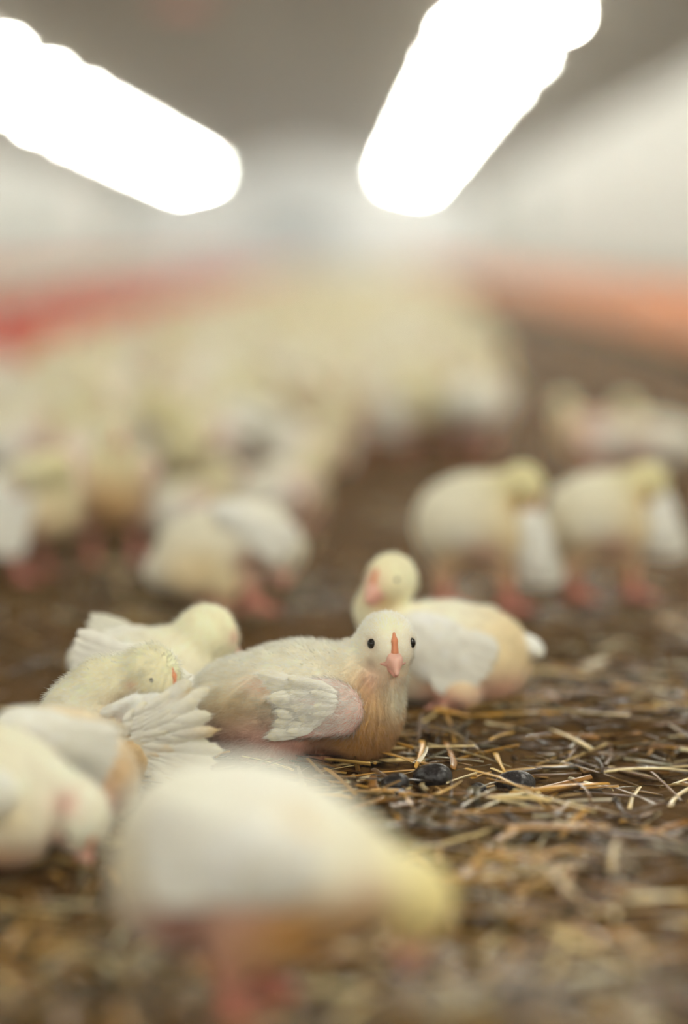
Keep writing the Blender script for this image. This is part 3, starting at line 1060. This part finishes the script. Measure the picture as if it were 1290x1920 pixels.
# ------------------------------------------------------------------ chick at the frame edge, head hanging
def drooping_chick():
    H, lk = (3.9, -1.0, 2.9), (0.25, -0.45, -0.86)
    P = [E((-1.5, 0.3, 4.0), (4.2, 3.8, 4.0), CREAM, rot_from((1, 0, 0.2)), 1.2), E((-3.4, 0.2, 5.6), (3.0, 2.8, 2.4), YELLOW, None, 1.2), E((0.3, -0.8, 3.0), (2.2, 2.6, 2.9), CREAM, None, 1.0),
         Cn((1.2, 0.3, 5.0), (3.6, -0.5, 3.7), 1.6, 1.4, CREAM, 0.8)]
    P += head_prims(H, lk, (0.4, -0.6, 0.5), 0.9, CREAM, CREAM) + toes((-0.5, -0.6, 0.4), (0.6, -0.8, 0), LEGC, 0.3, 1.6)
    spots = [((3.2, -2.2, 4.0), (0.8, 1.0, 0.8), PINK, 0.8), ((0.4, -3.4, 3.4), (1.4, 1.2, 1.2), TAN, 0.5), ((2.7, -2.3, 1.6), (0.5, 0.9, 0.9), RED, 0.6), ((-0.6, -2.6, 1.0), (2, 2, 1), AMBER, 0.6)]
    wings = [simple_wing((-2.4, -3.6, 4.4), (3.0, 0.7, 1.8), rot_from((1, 0, 0.3)), WHITE, CREAM, -1), simple_wing((-2.0, 3.8, 4.6), (3.0, 0.7, 1.8), rot_from((1, 0, 0.3)), WHITE, PINK, 1)]
    x, y, _ = gp(12, 1648)
    return chick(P, H, lk, (0.4, -0.6, 0.5), 0.9, wings, 0.2, spots, 8000, 0.4, None, 0.9, None, (x, y + 0.03, 0), 0,
                 'pale blurred chick with drooping head, its body cut off by the frame')


drooping_chick()


# ------------------------------------------------------------------ the big blurred pecking chick close to the lens
def near_chick():
    H, lk = (8.0, -0.6, 5.6), (0.25, -0.15, -0.95)
    P = [E((0.4, 0, 8.0), (6.0, 4.4, 4.2), WHITE, rot_from((1, 0, -0.22)), 1.2), E((-3.2, 0, 7.1), (3.0, 3.4, 4.1), CREAM, None, 1.2), E((3.8, -0.2, 6.6), (3.0, 3.4, 2.9), CREAM, None, 1.2),
         Cn((4.8, -0.2, 7.2), (7.3, -0.5, 6.3), 2.2, 1.7, YELLOW, 1.0), E((1.0, -1.5, 4.8), (2.6, 2.2, 2.2), AMBER, None, 1.0)]
    P += head_prims(H, lk, (1, 0, 0.2), 1.0, lin(236, 220, 150), lin(222, 190, 120))
    for sd, fx in ((-1, -0.6), (1, 0.8)):
        kx = np.array((fx, sd * 1.9, 3.2))
        an = np.array((fx + 0.3, sd * 2.0, 0.4))
        P += [Cn((fx + 0.6, sd * 2.0, 5.8), kx, 2.0, 0.9, PINK, 0.7), Cn(kx, an, 0.68, 0.5, LEGC, 0.3)] + toes(an, (1, sd * 0.15, 0), LEGC)
    spots = [((-2.8, -2.8, 5.0), (2.4, 2.8, 1.9), lin(156, 104, 100), 1.0), ((0.6, -3.8, 5.6), (1.6, 1.6, 1.2), PINK, 0.8), ((2.6, -3.0, 4.9), (2.6, 2.6, 1.5), lin(200, 146, 70), 1.0),  # first spot: shading of the rear belly painted in dark mauve
             ((5.0, -2.4, 5.4), (1.8, 1.8, 1.5), lin(190, 140, 70), 0.8), ((2.3, -2.6, 9.4), (1.3, 1.8, 1.1), lin(226, 196, 146), 0.8), ((-3.6, -2.4, 8.4), (2.0, 2.2, 2.0), lin(224, 206, 162), 0.8), ((-0.2, -4.4, 9.8), (2.0, 2.4, 1.6), WHITE, 0.9), ((5.6, -2.0, 6.6), (1.2, 1.2, 1.0), PINK, 0.4)]
    wings = [simple_wing((-0.2, -4.0, 8.4), (3.6, 0.7, 2.2), rot_from((1, 0, -0.1)), WHITE, WHITE, -1), simple_wing((0.4, 4.2, 8.6), (3.6, 0.7, 2.1), rot_from((1, 0, -0.1)), WHITE, PINK, 1)]
    x, y, _ = gp(452, 1930)
    return chick(P, H, lk, (1, 0, 0.2), 1.0, wings, 0.2, spots, 0, 0.3, None, 0.9, None, (x, y + 0.02, 0), 0, scale=0.96, label=
                 'large blurred white chick standing closest to the lens and pecking at the litter')


near_chick()


# ------------------------------------------------------------------ the two lying behind the focused chick
def behind_left():
    H, lk = (3.9, 0.0, 7.0), (0.72, 0.66, -0.35)
    P = [E((0, 0, 3.7), (5.2, 4.0, 3.7), CREAM, None, 1.2), E((-4.2, 0, 5.2), (2.0, 1.8, 1.6), WHITE, None, 0.8), Cn((1.6, 0, 5.4), (3.6, 0, 6.8), 2.0, 1.9, LEMON, 1.0)]
    P += head_prims(H, lk, (0, 0, 1), 1.15, LEMON, LEMON) + toes((2.5, -3, 0.4), (1, -0.3, 0), LEGC, 0.3, 2.0)
    wings = [simple_wing((-1.4, sd * 3.8, 5.2), (3.4, 0.7, 1.9), rot_from((1, 0, -0.15)), WHITE, CREAM, sd) for sd in (-1, 1)]
    x, y, _ = gp(290, 1370)
    return chick(P, H, lk, (0, 0, 1), 1.15, wings, 0.18, [((5.9, -0.8, 6.9), (0.6, 0.9, 0.6), PINK, 0.7)], 9000, 0.4, None, 0.9, None, (x, y, 0), 0,
                 'pale yellow headed chick dozing behind the preening chick', es=0.3)


behind_left()


def behind_right():
    H, lk = (4.6, 0.9, 9.7), (0.62, 0.78, -0.05)          # heading -x after the half turn: local +x = photo left
    P = [E((0.2, 0, 4.0), (5.0, 4.2, 4.0), CREAM, rot_from((1, 0, 0.1)), 1.2), E((-3.0, 0.4, 3.6), (3.0, 3.6, 3.5), TAN, None, 1.2), E((2.6, 0.4, 3.9), (3.0, 3.4, 3.6), CREAM, None, 1.2),
         Cn((4.6, 0.2, 5.2), (5.6, 0.5, 7.4), 2.3, 1.7, CREAM, 1.2), Cn((5.6, 0.5, 7.4), H, 1.7, 1.6, LEMON, 0.8)]
    P += head_prims(H, lk, (0, 0, 1), 1.05, LEMON, YELLOW) + [E((-0.4, 3.2, 1.5), (1.7, 1.6, 1.5), YELLOW, None, 0.5)] + toes((0.8, 3.6, 0.4), (0.6, 0.8, 0), LEGC, 0.3, 1.8)
    spots = [((-3.4, 3.2, 1.6), (3, 2.2, 1.4), PINK, 0.8), ((-0.2, 4.2, 0.9), (1.4, 1.2, 0.7), PINK, 0.7), ((5.3, 2.2, 8.2), (1.2, 1.2, 0.9), AMBER, 0.6), ((6.0, 2.1, 9.8), (1.1, 1.1, 0.9), PINK, 0.8)]
    wings = [simple_wing((1.2, 3.9, 4.8), (3.4, 0.8, 2.6), rot_from((1, 0, 0.6)), WHITE, WHITE, 1), simple_wing((0.5, -4.0, 5.0), (3.6, 0.7, 2.0), rot_from((1, 0, 0.1)), WHITE, PINK, -1)]
    tail = dict(prims=[E((-5.5, 0.6, 4.6), (1.6, 1.2, 1.0), WHITE, rot_from((1, 0, 0.35)))], h=0.2,
                feathers=[((-5.5, 0.6 + 0.35 * j, 4.8), (-1, 0.15 * j, -0.3), (0, 0, 1), 1.6, 0.35, WHITE, CREAM) for j in (-2, -1, 0, 1, 2)])
    x, y, _ = gp(850, 1340)
    return chick(P, H, lk, (0, 0, 1), 1.05, wings, 0.18, spots, 9000, 0.4, None, 0.9, None, (x, y + 0.04, 0), R(180),
                 'chick resting with raised head directly behind the sharply focused chick', tails=[tail], es=0.7)


behind_right()


# ------------------------------------------------------------------ mid-distance chicks
def mid(kind, px, py, heading, label, scale=1.0, col=CREAM, belly=TAN, group=None):
    P, H, lk, w_, sp = pose(kind, col, belly)
    x, y, _ = gp(px, py)
    return chick(P, H, lk, (0, 0, 1) if kind != 'peck' else (1, 0, 0.5), 1.0, w_, 0.22, sp, 0, tone=0.88, loc=(x, y, 0), rotz=R(heading), label=label, scale=scale, group=group)


def pair_chick(px, py, label, scale, drop, col, hy):
    H, lk = (4.2, -2.0, 11.6), (0.45, -0.45, -0.8)
    P = [E((-0.6, 0, 8.6), (4.9, 4.0, 4.2), col, rot_from((1, 0, 0.15)), 1.2), E((-3.2, 0.2, 7.6), (2.6, 3.2, 3.6), col, None, 1.2), E((1.8, -0.6, 7.4), (2.8, 3.2, 3.4), TAN, None, 1.2),
         Cn((1.6, -0.4, 10.4), (3.8, -1.6, 12.0), 2.2, 1.7, YELLOW, 1.0)]
    P += head_prims(H, lk, (0.6, -0.5, 0.6), 1.0, YELLOW, YELLOW)
    for lx, ly in ((-3.0, -0.8), (2.8, -1.2)):
        an = np.array((lx, ly, 0.4))
        P += [Cn((lx * 0.7, ly, 5.8), (lx - 0.3, ly, 3.4), 1.9, 0.9, TAN, 0.7), Cn((lx - 0.3, ly, 3.4), an, 0.75, 0.6, LEGC, 0.3)] + toes(an, (0.9, -0.5, 0), LEGC, 0.36, 2.6)
    spots = [((-1.6, -3.6, 7.2), (1.6, 1.5, 1.3), WHITE, 0.7), ((0.4, -3.4, 5.4), (1.8, 1.8, 1.4), PINK, 0.7), ((3.6, -3.2, 10.2), (1.2, 1.2, 1.0), AMBER, 0.8), ((-2.5, -2.5, 4.8), (1.6, 2, 1.2), AMBER, 0.5)]
    wings = [simple_wing((4.9, -2.6, 6.4 + drop), (3.4, 0.8, 2.0), rot_from((-0.2, 0.1, 1)), WHITE, WHITE, -1, 0.22), simple_wing((-0.4, 4.0, 9.0), (3.4, 0.7, 2.0), rot_from((1, 0, 0.2)), WHITE, PINK, 1, 0.22)]
    x, y, _ = gp(px, py)
    return chick(P, H, lk, (0.6, -0.5, 0.6), 1.0, wings, 0.2, spots, 0, tone=0.88, loc=(x, y, 0), rotz=R(hy), label=label, scale=scale)


pair_chick(895, 1142, 'blurred chick standing on two pink legs, yellow head bent over its hanging wing', 1.04, 0, CREAM, 0)
pair_chick(1130, 1122, 'blurred pinkish chick standing just beyond the yellow headed bending one', 1.0, 1.8, CREAM, 8)


def hunched_chick():
    H, lk = (5.4, -0.6, 5.6), (0.35, -0.3, -0.9)
    P = [E((-1.0, 0, 5.6), (5.6, 4.0, 4.0), CREAM, rot_from((1, 0, 0.28)), 1.2), E((2.6, 0.2, 7.0), (3.6, 3.8, 3.0), WHITE, rot_from((1, 0, -0.4)), 1.2), E((-5.4, 0, 3.6), (2.0, 2.0, 1.8), WHITE, None, 0.8),
         Cn((3.8, 0, 7.6), H, 2.2, 1.8, CREAM, 1.0), E((-2.6, -2.0, 3.6), (2.6, 2.2, 2.4), TAN, None, 1.0), E((0.2, -2.2, 3.0), (1.6, 1.8, 2.6), YELLOW, None, 0.8)]
    P += head_prims(H, lk, (1, 0, 0.4), 1.1, CREAM, CREAM)
    for lx in (-1.0, 2.6):
        an = np.array((lx, -1.6, 0.4))
        P += [Cn((lx, -1.4, 3.4), an, 0.9, 0.6, LEGC, 0.4)] + toes(an, (1, -0.3, 0), LEGC, 0.4, 2.6)
    spots = [((2.6, -3.6, 4.6), (1.6, 1.4, 1.2), lin(150, 84, 66), 0.9), ((-1.6, -4.0, 4.6), (1.6, 1.4, 1.3), TAN, 0.6)]  # maroon spot paints the shaded gap beneath the wing
    wings = [simple_wing((2.6, -3.2, 8.0), (3.6, 0.8, 1.6), rot_from((-1, 0, 0.55)), WHITE, WHITE, 1, 0.22), simple_wing((-0.4, 4.0, 6.6), (3.4, 0.7, 2.0), rot_from((1, 0, 0.2)), WHITE, PINK, 1, 0.22)]
    x, y, _ = gp(420, 1142)
    return chick(P, H, lk, (1, 0, 0.4), 1.1, wings, 0.2, spots, 0, tone=0.9, loc=(x, y, 0), rotz=R(0), label='blurred hunched chick with white back and drooping head at the front of the flock', scale=1.05)


hunched_chick()
mid('front', 215, 1055, -85, 'upright blurred chick showing its tan breast', 1.05, belly=AMBER)
mid('preen', 60, 1085, -30, 'blurred chick at the frame edge in front of the tan breasted one', 1.0)
mid('sit', 345, 1010, 10, 'small blurred chick sitting behind the hunched pecking one', 0.9, LEMON)
mid('sit', 1235, 880, 160, 'blurred chick sitting alone on the bare floor near the orange feeders', 1.05)
mid('stand', 1110, 915, 185, 'pinkish blurred chick behind the pair on pink legs', 0.9, PINK)
mid('sit', 520, 985, 20, 'cream blurred chick crouching at the front of the flock', 1.0, CREAM)
mid('stand', 50, 955, 0, 'blurred chick standing behind the one at the frame edge', 1.0, WHITE)
mid('front', 130, 880, -60, 'blurred white chick standing among the flock behind the tan breasted one', 0.95, WHITE, CREAM)

# ------------------------------------------------------------------ the flock
protos = []
for i, (kind, col, belly) in enumerate((('stand', CREAM, TAN), ('sit', LEMON, TAN), ('peck', WHITE, TAN), ('front', CREAM, CREAM), ('sit', WHITE, CREAM), ('preen', CREAM, YELLOW))):
    P, H, lk, w_, sp = pose(kind, col, belly)
    protos.append((kind, P, H, lk, w_, sp))


def flock_points():
    pts = []
    tries = 0
    y_lo, y_hi = 2.9, 34.0
    cell = {}
    while len(pts) < 2600 and tries < 120000:
        tries += 1
        # more of them close by
        y = y_lo * (y_hi / y_lo) ** rng.random()
        xr = 0.18 + 0.36 * min(1, (y - 3) / 9) + 0.3 * max(0, (y - 14) / 20)
        xl = -0.155 * y - 0.1
        x = xl + (xr - xl) * rng.random()
        if y < 3.95 and x > -0.05:
            continue
        if abs(x + 1.06) < 0.28 or (4.3 < y < 8 and x / y < -0.085 and rng.random() < 0.9) or abs(x + 3.0) < 0.24 or x < XL + 0.3:
            continue
        mind = 0.14 if y < 12 else 0.155
        ok = True
        ci, cj = int(math.floor(x / 0.2)), int(math.floor(y / 0.2))
        for a in (-1, 0, 1):
            for b in (-1, 0, 1):
                for (u, v) in cell.get((ci + a, cj + b), ()):
                    if (u - x) ** 2 + (v - y) ** 2 < mind * mind:
                        ok = False
        if not ok:
            continue
        cell.setdefault((ci, cj), []).append((x, y))
        pts.append((x, y))
    pts.sort(key=lambda p: p[1])
    return pts


taken = [(o.location.x, o.location.y) for o in bpy.data.objects if o.name.startswith('chick')]
pts = [p for p in flock_points() if all((p[0] - t[0]) ** 2 + (p[1] - t[1]) ** 2 > 0.02 for t in taken)]
NEAR = 289
near_protos, body_protos = [], []
lowres = []
for kind, P, H, lk, w_, sp in protos:
    near_protos.append(None)
for k, (x, y) in enumerate(pts[:NEAR]):
    j = k % len(protos)
    kind, P, H, lk, w_, sp = protos[j]
    if near_protos[j] is None:
        near_protos[j] = chick(P, H, lk, (0, 0, 1) if kind != 'peck' else (1, 0, 0.5), 1.0, w_, 0.3, sp, 0, tone=0.82)
        o = near_protos[j]
    else:
        o = copy_tree(near_protos[j])
    o.location = (x, y, 0)
    o.rotation_euler = (0, 0, rng.random() * 2 * PI)
    o.scale = (0.88 + 0.24 * rng.random(),) * 3
    d = math.hypot(x, y)
    tag(o, 'blurred cream chick standing or sitting in the crowded flock between the feeder lines', 'chick', 'chicks of the blurred flock')

# the rest of the flock melts together far away
Vs, Qs, Cs, Ns, off = [], [], [], [], 0
for kind, P, H, lk, w_, sp in protos:
    P2 = [p for p in P if not (p[0] == 'c' and max(p[3], p[4]) < 0.5)]
    for wg in w_:
        P2 = P2 + [p for p in wg['prims']]
    lowres.append(sdf_mesh(P2, 0.85))
for k, (x, y) in enumerate(pts[NEAR:]):
    V, Q, C, N = lowres[k % len(lowres)]
    a = rng.random() * 2 * PI
    s = 0.01 * (0.88 + 0.24 * rng.random())
    ca, sa = math.cos(a), math.sin(a)
    Rz = np.array(((ca, -sa, 0), (sa, ca, 0), (0, 0, 1)))
    Vs.append((V * s) @ Rz.T + np.array((x, y, 0)))
    Qs.append(Q + off)
    Cs.append(C * np.array((0.86, 0.84, 0.79)) * (0.92 + 0.12 * rng.random()))
    Ns.append(N @ Rz.T)
    off += len(V)
if Vs:
    Q = np.concatenate(Qs)
    o = link('chick_flock', mesh_np('chick_flock', np.concatenate(Vs), Q, [4] * len(Q), np.concatenate(Cs), None, [M_plum]))
    tag(o, 'crowd of distant blurred chicks filling the far end of the barn floor', 'flock', kind='stuff')

# ------------------------------------------------------------------ straw and dirt
STRAWC = [lin(206, 166, 92), lin(186, 140, 64), lin(230, 204, 144), lin(150, 104, 46), lin(112, 78, 38), lin(198, 150, 70), lin(238, 222, 180), lin(90, 64, 36)]


def straw_geo(L, Wd, col, bend=0.03, flat=0.35, nst=6, nc=6):
    V, F, C = [], [], []
    tw = rng.normal(0, 0.5)
    bz, by = rng.normal(0, bend), rng.normal(0, bend)
    for i in range(nst):
        t = i / (nst - 1)
        x = (t - 0.5) * L
        wd = Wd * (1 - 0.35 * t) * (0.9 + 0.2 * rng.random())
        a0 = tw * t
        for j in range(nc):
            a = 2 * PI * j / nc
            yy, zz = wd / 2 * math.cos(a), wd / 2 * flat * math.sin(a)
            V.append((x, yy * math.cos(a0) - zz * math.sin(a0) + by * L * (4 * (t - 0.5) ** 2), yy * math.sin(a0) + zz * math.cos(a0) + abs(bz) * L * (1 - 4 * (t - 0.5) ** 2) * 0.5))
            C.append(np.array(col) * (0.85 + 0.3 * rng.random()))
    for i in range(nst - 1):
        for j in range(nc):
            F.append((i * nc + j, i * nc + (j + 1) % nc, (i + 1) * nc + (j + 1) % nc, (i + 1) * nc + j))
    V = np.array(V)
    F = np.array(F)
    o = len(V)
    # end caps as quads (6-gon split)
    caps = []
    for b in (0, (nst - 1) * nc):
        caps += [(b, b + 1, b + 2, b + 3), (b, b + 3, b + 4, b + 5)]
    caps = np.array(caps)
    return V, np.concatenate([F, caps]), np.clip(np.array(C), 0, 0.9)


def rotm(yaw, pitch):
    cy, sy, cp, sp = math.cos(yaw), math.sin(yaw), math.cos(pitch), math.sin(pitch)
    return np.array(((cy, -sy, 0), (sy, cy, 0), (0, 0, 1))) @ np.array(((cp, 0, sp), (0, 1, 0), (-sp, 0, cp)))


# single stalks that can be told apart in the sharp strip of the floor
special = [
    ((965, 1545), 0.075, 0.005, 4, 0.02, 'long amber straw stalk with a knot, lying flat across bare dirt'),
    ((845, 1500), 0.030, 0.004, 55, 0.10, 'short golden straw leaning up beside the black clods'),
    ((795, 1445), 0.028, 0.005, 75, 0.15, 'pale glossy straw fragment standing beside the black clods'),
    ((1225, 1600), 0.085, 0.013, -48, 0.10, 'thick brown bark-like stem lying aslant at the frame edge'),
    ((960, 1575), 0.028, 0.007, 50, 0.10, 'broad speckled tan leaf fragment on the dirt'),
    ((1045, 1575), 0.060, 0.009, -8, 0.05, 'broad split tan straw lying flat in the sharp strip of litter'),
    ((1010, 1655), 0.065, 0.006, 14, 0.05, 'pale straw stalk lying aslant in front of the sharp strip'),
    ((900, 1620), 0.036, 0.006, 70, 0.15, 'curved golden straw standing out beside the pecking chick'),
    ((1150, 1640), 0.040, 0.004, 80, 0.25, 'thin pale curved straw poking upward from the litter'),
    ((1210, 1428), 0.060, 0.006, -4, 0.03, 'bright pale straw lying across the dirt behind the sharp strip'),
    ((1115, 1258), 0.026, 0.010, 40, 0.15, 'broad whitish straw flake near the resting chick'),
    ((1120, 1845), 0.050, 0.013, 8, 0.04, 'wide straw strip coloured pale as a highlight, lying close to the lens, away from the chicks'),  # pale colour stands in for a gloss highlight on blurred straw
    ((600, 1875), 0.040, 0.012, -6, 0.04, 'wide straw strip coloured pale as a highlight, at the feet of the large pecking chick'),  # bright highlight put into this strip's pale colour as well
    ((840, 1590), 0.045, 0.003, -38, 0.06, 'glossy white straw strip beside the pecking chick'),
]
straw_cols = [lin(186, 138, 62), lin(214, 172, 92), lin(230, 220, 196), lin(92, 66, 38), lin(176, 140, 92), lin(196, 150, 88), lin(226, 200, 146), lin(206, 160, 84), lin(220, 196, 150), lin(224, 204, 150), lin(226, 210, 180), lin(240, 228, 200), lin(238, 224, 176), lin(226, 216, 200)]
for (pp, L, Wd, yaw, pit, lab), c in zip(special, straw_cols):
    V, F, C = straw_geo(L, Wd, c, 0.08, 0.3, 8, 6)
    o = link('straw_stalk', mesh_np('straw_stalk', V, F, [4] * len(F), C, None, [M_straw]))
    x, y, _ = gp(*pp)
    o.location = (x, y, float(ground(np.array([x]), np.array([y]))[0]) + 0.007 + abs(math.sin(pit)) * L / 2)
    o.rotation_euler = (0, -pit, R(yaw) if abs(yaw) < 30 else R(yaw) * 1.0)
    tag(o, lab, 'straw')

# countable loose straws of the nearer litter: copies of a few stalks
lib = []
for i in range(14):
    V, F, C = straw_geo(0.025 + 0.05 * rng.random(), 0.003 + 0.004 * rng.random(), STRAWC[i % len(STRAWC)], 0.03, 0.2 + 0.2 * rng.random())
    lib.append(mesh_np('straw_stalk', V, F, [4] * len(F), C, None, [M_straw]))
proto_s = [bpy.data.objects.new('straw_stalk', m) for m in lib]


def litter_spot():
    while True:
        y = 1.02 + 1.0 * rng.random() ** 1.3
        x = (rng.random() - 0.5) * 0.30 * y + 0.005
        if x < -0.06 and y > 1.2 and rng.random() < 0.8:
            continue
        return x, y


for k in range(288):
    o = proto_s[k] if k < 14 else proto_s[k % 14].copy()
    COL.objects.link(o)
    x, y = litter_spot()
    z = float(ground(np.array([x]), np.array([y]))[0])
    o.location = (x, y, z + 0.004 + 0.004 * rng.random())
    o.rotation_euler = (rng.normal(0, 0.4), rng.normal(0, 0.10), rng.random() * 2 * PI)
    tag(o, 'loose straw stalk lying in the trodden litter around the nearer chicks', 'straw', 'loose straws in the nearer litter')

# the rest: trodden straw litter nobody could count
Vs, Qs, Cs, off = [], [], [], 0
lib2 = [straw_geo(0.02 + 0.055 * rng.random() ** 1.5, 0.0015 + 0.005 * rng.random() ** 1.3, STRAWC[i % len(STRAWC)], 0.03, 0.25, 4, 6) for i in range(40)]
NL = 7500
for k in range(NL):
    V, F, C = lib2[k % 40]
    y = 0.95 + 1.7 * rng.random() ** 1.2 if k < NL * 0.75 else 2.4 + 4.5 * rng.random() ** 1.5
    x = (rng.random() - 0.5) * 0.36 * y
    # patchy: bare dirt shows behind the sharp strip
    p = vnoise(np.array([[x, y, 3.3]]), 0.12)[0]
    if p < 0.5 and rng.random() < 0.85:
        continue
    z = float(ground(np.array([x]), np.array([y]))[0])
    M_ = rotm(rng.random() * 2 * PI, rng.normal(0, 0.12))
    s = 1.0 if y < 2.4 else 1.4
    Vs.append((V * s) @ M_.T + np.array((x, y, z + 0.001 + 0.006 * rng.random())))
    Qs.append(F + off)
    Cs.append(np.clip(C * (0.12 + 1.0 * rng.random() ** 1.9), 0, 0.9))
    off += len(V)
Q = np.concatenate(Qs)
o = link('straw_litter', mesh_np('straw_litter', np.concatenate(Vs), Q, [4] * len(Q), np.concatenate(Cs), None, [M_straw]))
tag(o, 'trodden straw litter and chaff covering the dirt floor', 'litter', kind='stuff')

# black clods beside the focused chick
for (pp, s, lab) in (((738, 1482), 0.007, 'small black clod touching a straw, next to the blurred pecking chick'), ((815, 1470), 0.009, 'rounded black clod between two upright straws'),
                     ((965, 1465), 0.0095, 'black clod lying alone on the bare dirt'), ((897, 1472), 0.0045, 'small pale grey pebble between the black clods')):
    pr = [E((0, 0, 0.5), (1.1, 0.9, 0.7), (0.02, 0.02, 0.02), None, 0.4)] + [E(tuple(rng.normal(0, 0.4, 3) * np.array((1.5, 1.2, 0.5)) + np.array((0, 0, 0.55))), (0.55, 0.5, 0.45), (0.02, 0.02, 0.02), None, 0.9) for _ in range(4)]
    V, Q, C, N = sdf_mesh(pr, 0.12)
    o = link('clod' if 'clod' in lab else 'pebble', mesh_np('clod', V * s, Q, [4] * len(Q), None, None, [M_clod if 'clod' in lab else plain('pebble', lin(200, 196, 186), 0.3)]))
    x, y, _ = gp(*pp)
    o.location = (x, y, float(ground(np.array([x]), np.array([y]))[0]))
    tag(o, lab, 'clod' if 'clod' in lab else 'pebble')

# red cover hanging under the roof ridge, close
x, y, z = at(345, 4, 21.0)
root = bpy.data.objects.new('hanging_heater', None)
COL.objects.link(root)
root.location = (x, y, z)
tag(root, 'red domed heater hanging from the ceiling ridge', 'heater')
MB().lathe([(0.0, 0.16), (0.06, 0.15), (0.16, 0.08), (0.22, 0.0), (0.21, 0.0), (0.15, 0.07), (0.0, 0.14)], 24).build('heater_hood', M_red, root, True)
MB().tube([(0, 0, 0.15), (0, 0, zc(x) - z + 0.01)], 0.008, 6).build('chain', M_pipe, root, True)
